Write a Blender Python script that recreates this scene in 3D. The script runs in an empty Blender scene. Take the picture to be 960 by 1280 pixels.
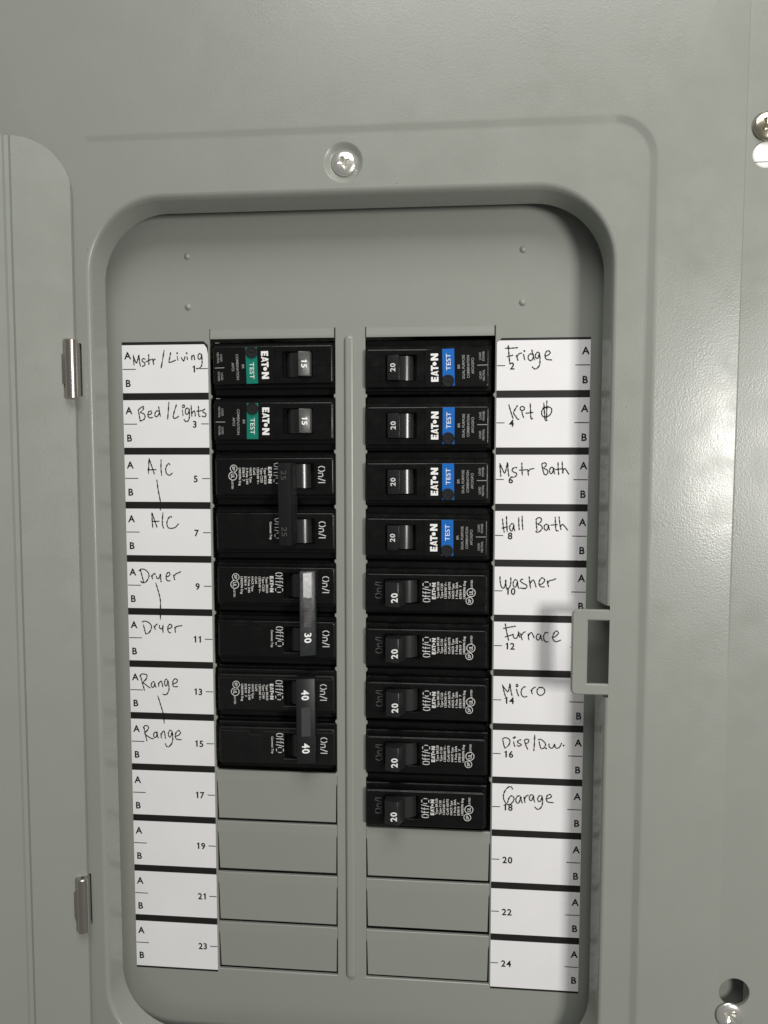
import bpy, bmesh, math, random
from mathutils import Matrix, Vector, Euler
from mathutils.geometry import tessellate_polygon

# ------------------------------------------------------------------ camera, light, exposure
# Panel space (millimetres): x right, y up, z out of the wall towards the viewer.
# World space (metres): X = x, Y = -z, Z = y.
scene = bpy.context.scene
col = scene.collection
MM = 0.001
TO_WORLD = Matrix.Rotation(math.radians(90), 4, 'X')


def W(x, y, z):
    return Vector((x * MM, -z * MM, y * MM))


cam_data = bpy.data.cameras.new('camera')
cam = bpy.data.objects.new('camera', cam_data)
col.objects.link(cam)
cam_data.sensor_fit = 'HORIZONTAL'
cam_data.sensor_width = 36.0
cam_data.lens = 36.0 * 961.0 / 960.0
cam_data.clip_start = 0.01
cam_data.clip_end = 50.0
cam_rot = Euler((-0.0733514, 0.0883946, 0.0002185), 'XYZ').to_matrix().to_4x4()
cam.matrix_world = Matrix.Translation(W(46.56, -40.03, 350.8)) @ TO_WORLD @ cam_rot
scene.camera = cam

world = bpy.data.worlds.new('World')
scene.world = world
world.use_nodes = True
bg = world.node_tree.nodes['Background']
bg.inputs['Color'].default_value = (1.0, 0.99, 0.97, 1)
bg.inputs['Strength'].default_value = 0.17


def area_lamp(name, pos, target, size, power, color, size_y=None):
    d = bpy.data.lights.new(name, 'AREA')
    d.energy = power
    d.color = color
    if size_y:
        d.shape = 'RECTANGLE'
        d.size = size
        d.size_y = size_y
    else:
        d.shape = 'DISK'
        d.size = size
    o = bpy.data.objects.new(name, d)
    col.objects.link(o)
    p, t = W(*pos), W(*target)
    o.location = p
    o.rotation_euler = (t - p).to_track_quat('-Z', 'Y').to_euler()
    return o


# the lamp on the right throws the crisp lip and latch shadows; the ceiling fixture fills softly from above
area_lamp('key_lamp', (610, -35, 790), (0, -60, 0), 0.17, 6.3, (1.0, 0.975, 0.935), 0.24)
area_lamp('ceiling_fixture', (90, 690, 560), (0, 20, 0), 0.6, 5.8, (1.0, 0.99, 0.97), 0.45)

scene.view_settings.view_transform = 'Standard'
scene.view_settings.look = 'None'
scene.view_settings.exposure = 0.0
scene.view_settings.gamma = 1.0
scene.render.film_transparent = False


# ------------------------------------------------------------------ materials
def mat(name, color, rough=0.4, metal=0.0, bump=0.0, bscale=600.0, mottle=0.0, mscale=30.0, spec=0.5, rvar=0.0,
        coat=0.0):
    m = bpy.data.materials.new(name)
    m.use_nodes = True
    nt = m.node_tree
    b = nt.nodes['Principled BSDF']
    b.inputs['Base Color'].default_value = (*color, 1)
    b.inputs['Roughness'].default_value = rough
    b.inputs['Metallic'].default_value = metal
    b.inputs['Specular IOR Level'].default_value = spec
    b.inputs['Coat Weight'].default_value = coat
    tc = nt.nodes.new('ShaderNodeTexCoord')
    if bump:
        n = nt.nodes.new('ShaderNodeTexNoise')
        n.inputs['Scale'].default_value = bscale
        n.inputs['Detail'].default_value = 2.0
        n.inputs['Roughness'].default_value = 0.45
        bp = nt.nodes.new('ShaderNodeBump')
        bp.inputs['Strength'].default_value = bump
        bp.inputs['Distance'].default_value = 0.0002
        nt.links.new(tc.outputs['Object'], n.inputs['Vector'])
        nt.links.new(n.outputs['Fac'], bp.inputs['Height'])
        nt.links.new(bp.outputs['Normal'], b.inputs['Normal'])
    if mottle:
        n = nt.nodes.new('ShaderNodeTexNoise')
        n.inputs['Scale'].default_value = mscale
        n.inputs['Detail'].default_value = 6.0
        mx = nt.nodes.new('ShaderNodeMix')
        mx.data_type = 'RGBA'
        mx.inputs[6].default_value = (*[c * (1 - mottle) for c in color], 1)
        mx.inputs[7].default_value = (*[min(1, c * (1 + mottle)) for c in color], 1)
        nt.links.new(tc.outputs['Object'], n.inputs['Vector'])
        nt.links.new(n.outputs['Fac'], mx.inputs[0])
        nt.links.new(mx.outputs[2], b.inputs['Base Color'])
    if rvar:
        n = nt.nodes.new('ShaderNodeTexNoise')
        n.inputs['Scale'].default_value = mscale * 3
        n.inputs['Detail'].default_value = 8.0
        mr = nt.nodes.new('ShaderNodeMapRange')
        mr.inputs['From Min'].default_value = 0.3
        mr.inputs['From Max'].default_value = 0.7
        mr.inputs['To Min'].default_value = max(0.02, rough - rvar)
        mr.inputs['To Max'].default_value = rough + rvar
        nt.links.new(tc.outputs['Object'], n.inputs['Vector'])
        nt.links.new(n.outputs['Fac'], mr.inputs['Value'])
        nt.links.new(mr.outputs['Result'], b.inputs['Roughness'])
    return m


M = dict(
    paint=mat('grey_enamel', (0.254, 0.267, 0.237), 0.29, bump=0.25, bscale=1350, mottle=0.04, mscale=25, rvar=0.07, spec=0.45),
    paint_in=mat('grey_enamel_deadfront', (0.254, 0.267, 0.237), 0.33, bump=0.13, bscale=1350, mottle=0.03, mscale=25, rvar=0.04),
    inside=mat('box_interior', (0.10, 0.10, 0.10), 0.6),
    paper=mat('label_paper', (0.745, 0.738, 0.738), 0.55, bump=0.08, bscale=250, mottle=0.06, mscale=38),
    bar=mat('label_black_ink', (0.010, 0.009, 0.008), 0.5, mottle=0.3, mscale=150, spec=0.35),
    ink=mat('printed_ink', (0.006, 0.006, 0.006), 0.6, spec=0.3),
    pen=mat('pen_ink', (0.008, 0.008, 0.009), 0.6, spec=0.3),
    black=mat('breaker_plastic', (0.0045, 0.0045, 0.0045), 0.27, bump=0.08, bscale=1500, rvar=0.12, mscale=60, spec=0.26),
    black_matte=mat('breaker_body_plastic', (0.004, 0.004, 0.004), 0.46, bump=0.12, bscale=1500, rvar=0.08, mscale=60, spec=0.3),
    handle=mat('handle_plastic', (0.014, 0.014, 0.015), 0.30, bump=0.12, bscale=900, rvar=0.10, mscale=90),
    tie=mat('tie_bar_plastic', (0.022, 0.025, 0.026), 0.34, bump=0.10, bscale=900, rvar=0.10, mscale=90),
    drum=mat('drum_plastic', (0.02, 0.02, 0.02), 0.22),
    sticker=mat('black_sticker', (0.004, 0.004, 0.004), 0.28, spec=0.3),
    green=mat('green_stripe', (0.0, 0.17, 0.115), 0.38),
    blue=mat('blue_stripe', (0.0, 0.115, 0.44), 0.38),
    white=mat('white_print', (0.80, 0.80, 0.78), 0.5),
    dim=mat('dull_print', (0.30, 0.30, 0.29), 0.5),
    moulded=mat('moulded_letters', (0.085, 0.085, 0.085), 0.4),
    chrome=mat('zinc_screw', (0.86, 0.85, 0.79), 0.24, metal=0.86, mottle=0.08, mscale=400),
    steel=mat('hinge_steel', (0.52, 0.48, 0.44), 0.27, metal=1.0),
    plug=mat('white_plug', (0.85, 0.83, 0.79), 0.45),
    shiny=mat('bar_window_film', (0.17, 0.17, 0.17), 0.33, metal=0.8, bump=0.2, bscale=260),
    sheen_handle=mat('sheen_handle_plastic', (0.055, 0.055, 0.052), 0.36, bump=0.2, bscale=500, rvar=0.1, mscale=150, mottle=0.3),  # lamp reflection on the green-striped breakers' handles, painted in as paler grey
    print=mat('worn_print', (0.60, 0.60, 0.58), 0.55, mottle=0.25, mscale=500),
    brass=mat('yellowed_screw', (0.62, 0.57, 0.44), 0.2, metal=1.0, mottle=0.15, mscale=300),
    tie_dark=mat('dark_tie_plastic', (0.008, 0.009, 0.009), 0.45, bump=0.10, bscale=900, spec=0.4),
)


# ------------------------------------------------------------------ mesh helpers (panel millimetres)
class MB:
    def __init__(self):
        self.v, self.f = [], []

    def add(self, verts, faces):
        n = len(self.v)
        self.v += [tuple(p) for p in verts]
        self.f += [tuple(i + n for i in f) for f in faces]
        return self

    def bevelled(self, verts, faces, b, seg=2):
        bm = bmesh.new()
        vs = [bm.verts.new(p) for p in verts]
        for f in faces:
            bm.faces.new([vs[i] for i in f])
        bmesh.ops.recalc_face_normals(bm, faces=bm.faces)
        if b > 0:
            bmesh.ops.bevel(bm, geom=list(bm.edges), offset=b, segments=seg, profile=0.5, affect='EDGES', clamp_overlap=True)
        bm.verts.index_update()
        self.add([v.co[:] for v in bm.verts], [[v.index for v in f.verts] for f in bm.faces])
        bm.free()
        return self

    def box(self, x0, x1, y0, y1, z0, z1, b=0.0, seg=2):
        vs = [(x0, y0, z0), (x1, y0, z0), (x1, y1, z0), (x0, y1, z0), (x0, y0, z1), (x1, y0, z1), (x1, y1, z1), (x0, y1, z1)]
        fs = [(3, 2, 1, 0), (4, 5, 6, 7), (0, 1, 5, 4), (1, 2, 6, 5), (2, 3, 7, 6), (3, 0, 4, 7)]
        return self.bevelled(vs, fs, b, seg) if b else self.add(vs, fs)

    def section(self, prof, y0, y1, b=0.3, seg=2):
        """closed profile of (x, z) points run along y"""
        n = len(prof)
        vs = [(p[0], y0, p[1]) for p in prof] + [(p[0], y1, p[1]) for p in prof]
        fs = [tuple(range(n)), tuple(range(2 * n - 1, n - 1, -1))]
        fs += [(i, (i + 1) % n, n + (i + 1) % n, n + i) for i in range(n)]
        return self.bevelled(vs, fs, b, seg)

    def loft(self, rings, closed=True, skip=None):
        n = len(rings[0])
        base = len(self.v)
        for r in rings:
            self.v += [tuple(p) for p in r]
        for k in range(len(rings) - 1):
            for i in range(n if closed else n - 1):
                if skip and skip(k, i):
                    continue
                a, b_ = base + k * n + i, base + k * n + (i + 1) % n
                self.f.append((a, b_, b_ + n, a + n))
        return self

    def fill(self, loops, z=None, up=True):
        """flat region bounded by loops[0] with the other loops as holes"""
        pts = [[Vector((p[0], p[1], 0)) for p in lp] for lp in loops]
        flat = [(p[0], p[1], (p[2] if z is None else z)) for lp in loops for p in lp]
        tris = []
        for t in tessellate_polygon(pts):
            a, b_, c = (Vector(flat[i][:2]) for i in t)
            s = (b_ - a).cross(c - a)
            if abs(s) < 1e-9:
                continue
            tris.append(t if (s > 0) == up else (t[0], t[2], t[1]))
        return self.add(flat, tris)

    def plate(self, outer, z0, z1, holes=(), ch=0.0):
        """extruded outline with holes, edges at the top chamfered by ch"""
        def orient(lp, ccw):
            ar = sum(lp[i][0] * lp[(i + 1) % len(lp)][1] - lp[(i + 1) % len(lp)][0] * lp[i][1] for i in range(len(lp)))
            return list(lp) if (ar > 0) == ccw else list(lp)[::-1]
        outer = orient(outer, True)
        holes = [orient(h, False) for h in holes]
        tops = []
        for lp in [outer] + holes:
            ins = offset_loop(lp, ch) if ch else lp
            rings = [[(p[0], p[1], z0) for p in lp], [(p[0], p[1], z1 - ch) for p in lp]]
            if ch:
                rings.append([(p[0], p[1], z1) for p in ins])
            self.loft(rings)
            tops.append(ins)
        self.fill(tops, z1)
        return self

    def lathe(self, prof, cx, cy, n=32, axis='z', cz=0.0):
        rings = []
        for r, h in prof:
            ring = []
            for i in range(n):
                a = 2 * math.pi * i / n
                if axis == 'z':
                    ring.append((cx + r * math.cos(a), cy + r * math.sin(a), h))
                else:
                    ring.append((cx + r * math.sin(a), h, cz + r * math.cos(a)))
            rings.append(ring)
        return self.loft(rings)

    def build(self, name, material, parent=None, smooth=None, wn=False):
        me = bpy.data.meshes.new(name)
        me.from_pydata([W(*p) for p in self.v], [], self.f)
        me.validate()
        me.materials.append(material)
        o = bpy.data.objects.new(name, me)
        col.objects.link(o)
        if parent:
            o.parent = parent
        if smooth is not None:
            me.shade_smooth()
            me.set_sharp_from_angle(angle=math.radians(smooth))
        if wn:
            w = o.modifiers.new('weighted_normals', 'WEIGHTED_NORMAL')
            w.keep_sharp = True
            w.weight = 80
        return o


def offset_loop(lp, d):
    """move every edge of the loop to its left by d (inwards for a counter-clockwise loop)"""
    n, out = len(lp), []
    for i in range(n):
        p0, p, p1 = Vector(lp[i - 1][:2]), Vector(lp[i][:2]), Vector(lp[(i + 1) % n][:2])
        e0, e1 = (p - p0).normalized(), (p1 - p).normalized()
        n0, n1 = Vector((-e0.y, e0.x)), Vector((-e1.y, e1.x))
        m = n0 + n1
        q = p + m * (d / max(0.25, 1 + n0.dot(n1)))
        out.append((q.x, q.y))
    return out


def rrect(x0, x1, y0, y1, r, n=8, right_extra=()):
    """counter-clockwise rounded rectangle, extra points on the right edge (ascending y)"""
    pts = []
    def arc(cx, cy, a0):
        for i in range(n + 1):
            a = math.radians(a0 + 90 * i / n)
            pts.append((cx + r * math.cos(a), cy + r * math.sin(a)))
    arc(x1 - r, y0 + r, -90)
    for y in right_extra:
        pts.append((x1, y))
    arc(x1 - r, y1 - r, 0)
    arc(x0 + r, y1 - r, 90)
    arc(x0 + r, y0 + r, 180)
    return pts


def circle(cx, cy, r, n=28):
    return [(cx + r * math.cos(2 * math.pi * i / n), cy + r * math.sin(2 * math.pi * i / n)) for i in range(n)]


def at(z, pts):
    return [(p[0], p[1], z) for p in pts]


_text = {}


def text_raw(s, bold=0.0):
    if (s, bold) not in _text:
        cu = bpy.data.curves.new('t', 'FONT')
        cu.body = s
        cu.resolution_u = 3
        cu.offset = bold
        cu.dimensions = '2D'
        cu.fill_mode = 'FRONT'
        o = bpy.data.objects.new('t', cu)
        col.objects.link(o)
        dg = bpy.context.evaluated_depsgraph_get()
        me = bpy.data.meshes.new_from_object(o.evaluated_get(dg))
        vs = [(v.co.x, v.co.y) for v in me.vertices]
        fs = []
        for p in me.polygons:
            idx = list(p.vertices)
            fs.append(idx if p.normal.z > 0 else idx[::-1])
        bpy.data.objects.remove(o)
        bpy.data.curves.remove(cu)
        bpy.data.meshes.remove(me)
        _text[(s, bold)] = (vs, fs, min(v[0] for v in vs), max(v[0] for v in vs))
    return _text[(s, bold)]


ONE = [(0.23, 0.0), (0.335, 0.0), (0.335, 0.727), (0.25, 0.727), (0.21, 0.64), (0.07, 0.60), (0.07, 0.52), (0.23, 0.535)]


def digits_raw(s, bold):
    vs, fs, x = [], [], 0.0
    for ch in s:
        n = len(vs)
        if ch == '1':
            g = bold * 1.1
            vs += [(x + a + (g if a > 0.3 else -g if a > 0.2 else 0), b) for a, b in ONE]
            fs += [[n + i for i in t] for t in ((0, 1, 2), (0, 2, 7), (7, 2, 3), (7, 3, 4), (7, 4, 5), (7, 5, 6))]
            x += 0.53
        else:
            v, f, x0, x1 = text_raw(ch, bold)
            vs += [(x + a - x0 + 0.035, b) for a, b in v]
            fs += [[i + n for i in t] for t in f]
            x += x1 - x0 + 0.085
    return vs, fs, min(v[0] for v in vs), max(v[0] for v in vs)


def text_fit(s, length, cap, bold=0.0, shear=0.0):
    """flat text centred on 0,0; cap = capital height in mm, length None keeps the letters' own width"""
    vs, fs, x0, x1 = digits_raw(s, bold) if s.isdigit() else text_raw(s, bold)
    ys = cap / 0.727
    xs = ys if length is None else length / (x1 - x0)
    c = (x0 + x1) / 2
    return [((v[0] - c) * xs + shear * (v[1] - 0.36) * ys, (v[1] - 0.3635) * ys) for v in vs], fs


def put(mb, tv, fs, u, v, z, turn=True, tilt=0.0):
    """lay flat text on a face; turn = reads downwards; tilt = slope of the face about the y axis"""
    out = []
    for a, b in tv:
        du, dv = (b, -a) if turn else (a, b)
        out.append((u + du * math.cos(tilt), v + dv, z - du * math.sin(tilt)))
    mb.add(out, fs)


def ribbon(mb, pts, w, z, wob=0.15):
    P = [Vector(p) for p in pts]
    if len(P) == 2 and (P[1] - P[0]).length < 0.8:
        mb.add(at(z, circle(P[0].x, P[0].y, w * 0.75, 8)), [tuple(range(8))])
        return
    Q = []
    ext = [2 * P[0] - P[1]] + P + [2 * P[-1] - P[-2]]
    for i in range(1, len(ext) - 2):
        p0, p1, p2, p3 = ext[i - 1:i + 3]
        m = 5 if len(P) > 2 else 2
        for k in range(m):
            t = k / m
            Q.append(0.5 * ((2 * p1) + (p2 - p0) * t + (2 * p0 - 5 * p1 + 4 * p2 - p3) * t * t + (3 * p1 - p0 - 3 * p2 + p3) * t ** 3))
    Q.append(P[-1])
    L, R = [], []
    for i, q in enumerate(Q):
        d = (Q[min(i + 1, len(Q) - 1)] - Q[max(i - 1, 0)]).normalized()
        nrm = Vector((-d.y, d.x))
        ww = w * (0.42 + wob * math.sin(i * 1.7 + q.x * 3)) * (0.8 if wob and i in (0, len(Q) - 1) else 1)
        L.append((*(q + nrm * ww), z))
        R.append((*(q - nrm * ww), z))
    mb.loft([R, L], closed=False)


def empty(name, x, y, z, label, cat, group=None, rot=0.0):
    o = bpy.data.objects.new(name, None)
    col.objects.link(o)
    o.empty_display_size = 0.01
    o.location = W(x, y, z)
    o.rotation_euler = (0, rot, 0)
    o['label'] = label
    o['category'] = cat
    if group:
        o['group'] = group
    return o


def arc_pts(cx, cy, rx, ry, a0, a1, n=6):
    return [(cx + rx * math.cos(math.radians(a0 + (a1 - a0) * i / n)), cy + ry * math.sin(math.radians(a0 + (a1 - a0) * i / n))) for i in range(n + 1)]


def stencil(word):
    """thin stencil lettering as strokes; capitals are 1 high"""
    O = [arc_pts(0.27, 0.5, 0.27, 0.5, 108, 252), arc_pts(0.27, 0.5, 0.27, 0.5, -72, 72)]
    f = [[(0.36, 0.96), (0.24, 1.0), (0.15, 0.88), (0.15, 0.5), (0.15, 0.0)], [(0.0, 0.64), (0.34, 0.64)]]
    n = [[(0.0, 0.0), (0.0, 0.68)], [(0.0, 0.46), (0.09, 0.64), (0.22, 0.69), (0.34, 0.6), (0.37, 0.42), (0.37, 0.0)]]
    bar = [[(0.0, -0.04), (0.27, 1.04)]]
    one = [[(0.0, 0.0), (0.0, 1.0)]]
    ring4 = [arc_pts(0.42, 0.5, 0.42, 0.5, a - 31, a + 31, 4) for a in (0, 90, 180, 270)]
    seq = [(O, 0.54), (f, 0.36), (f, 0.36), (bar, 0.27), (ring4, 0.84)] if word == 'Off/O' else [(O, 0.54), (n, 0.37), (bar, 0.27), (one, 0.0)]
    out, x = [], 0.0
    for g, w in seq:
        out += [[(a + x, b) for a, b in st] for st in g]
        x += w + 0.19
    return out, x - 0.19


PITCH = 25.4

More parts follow.
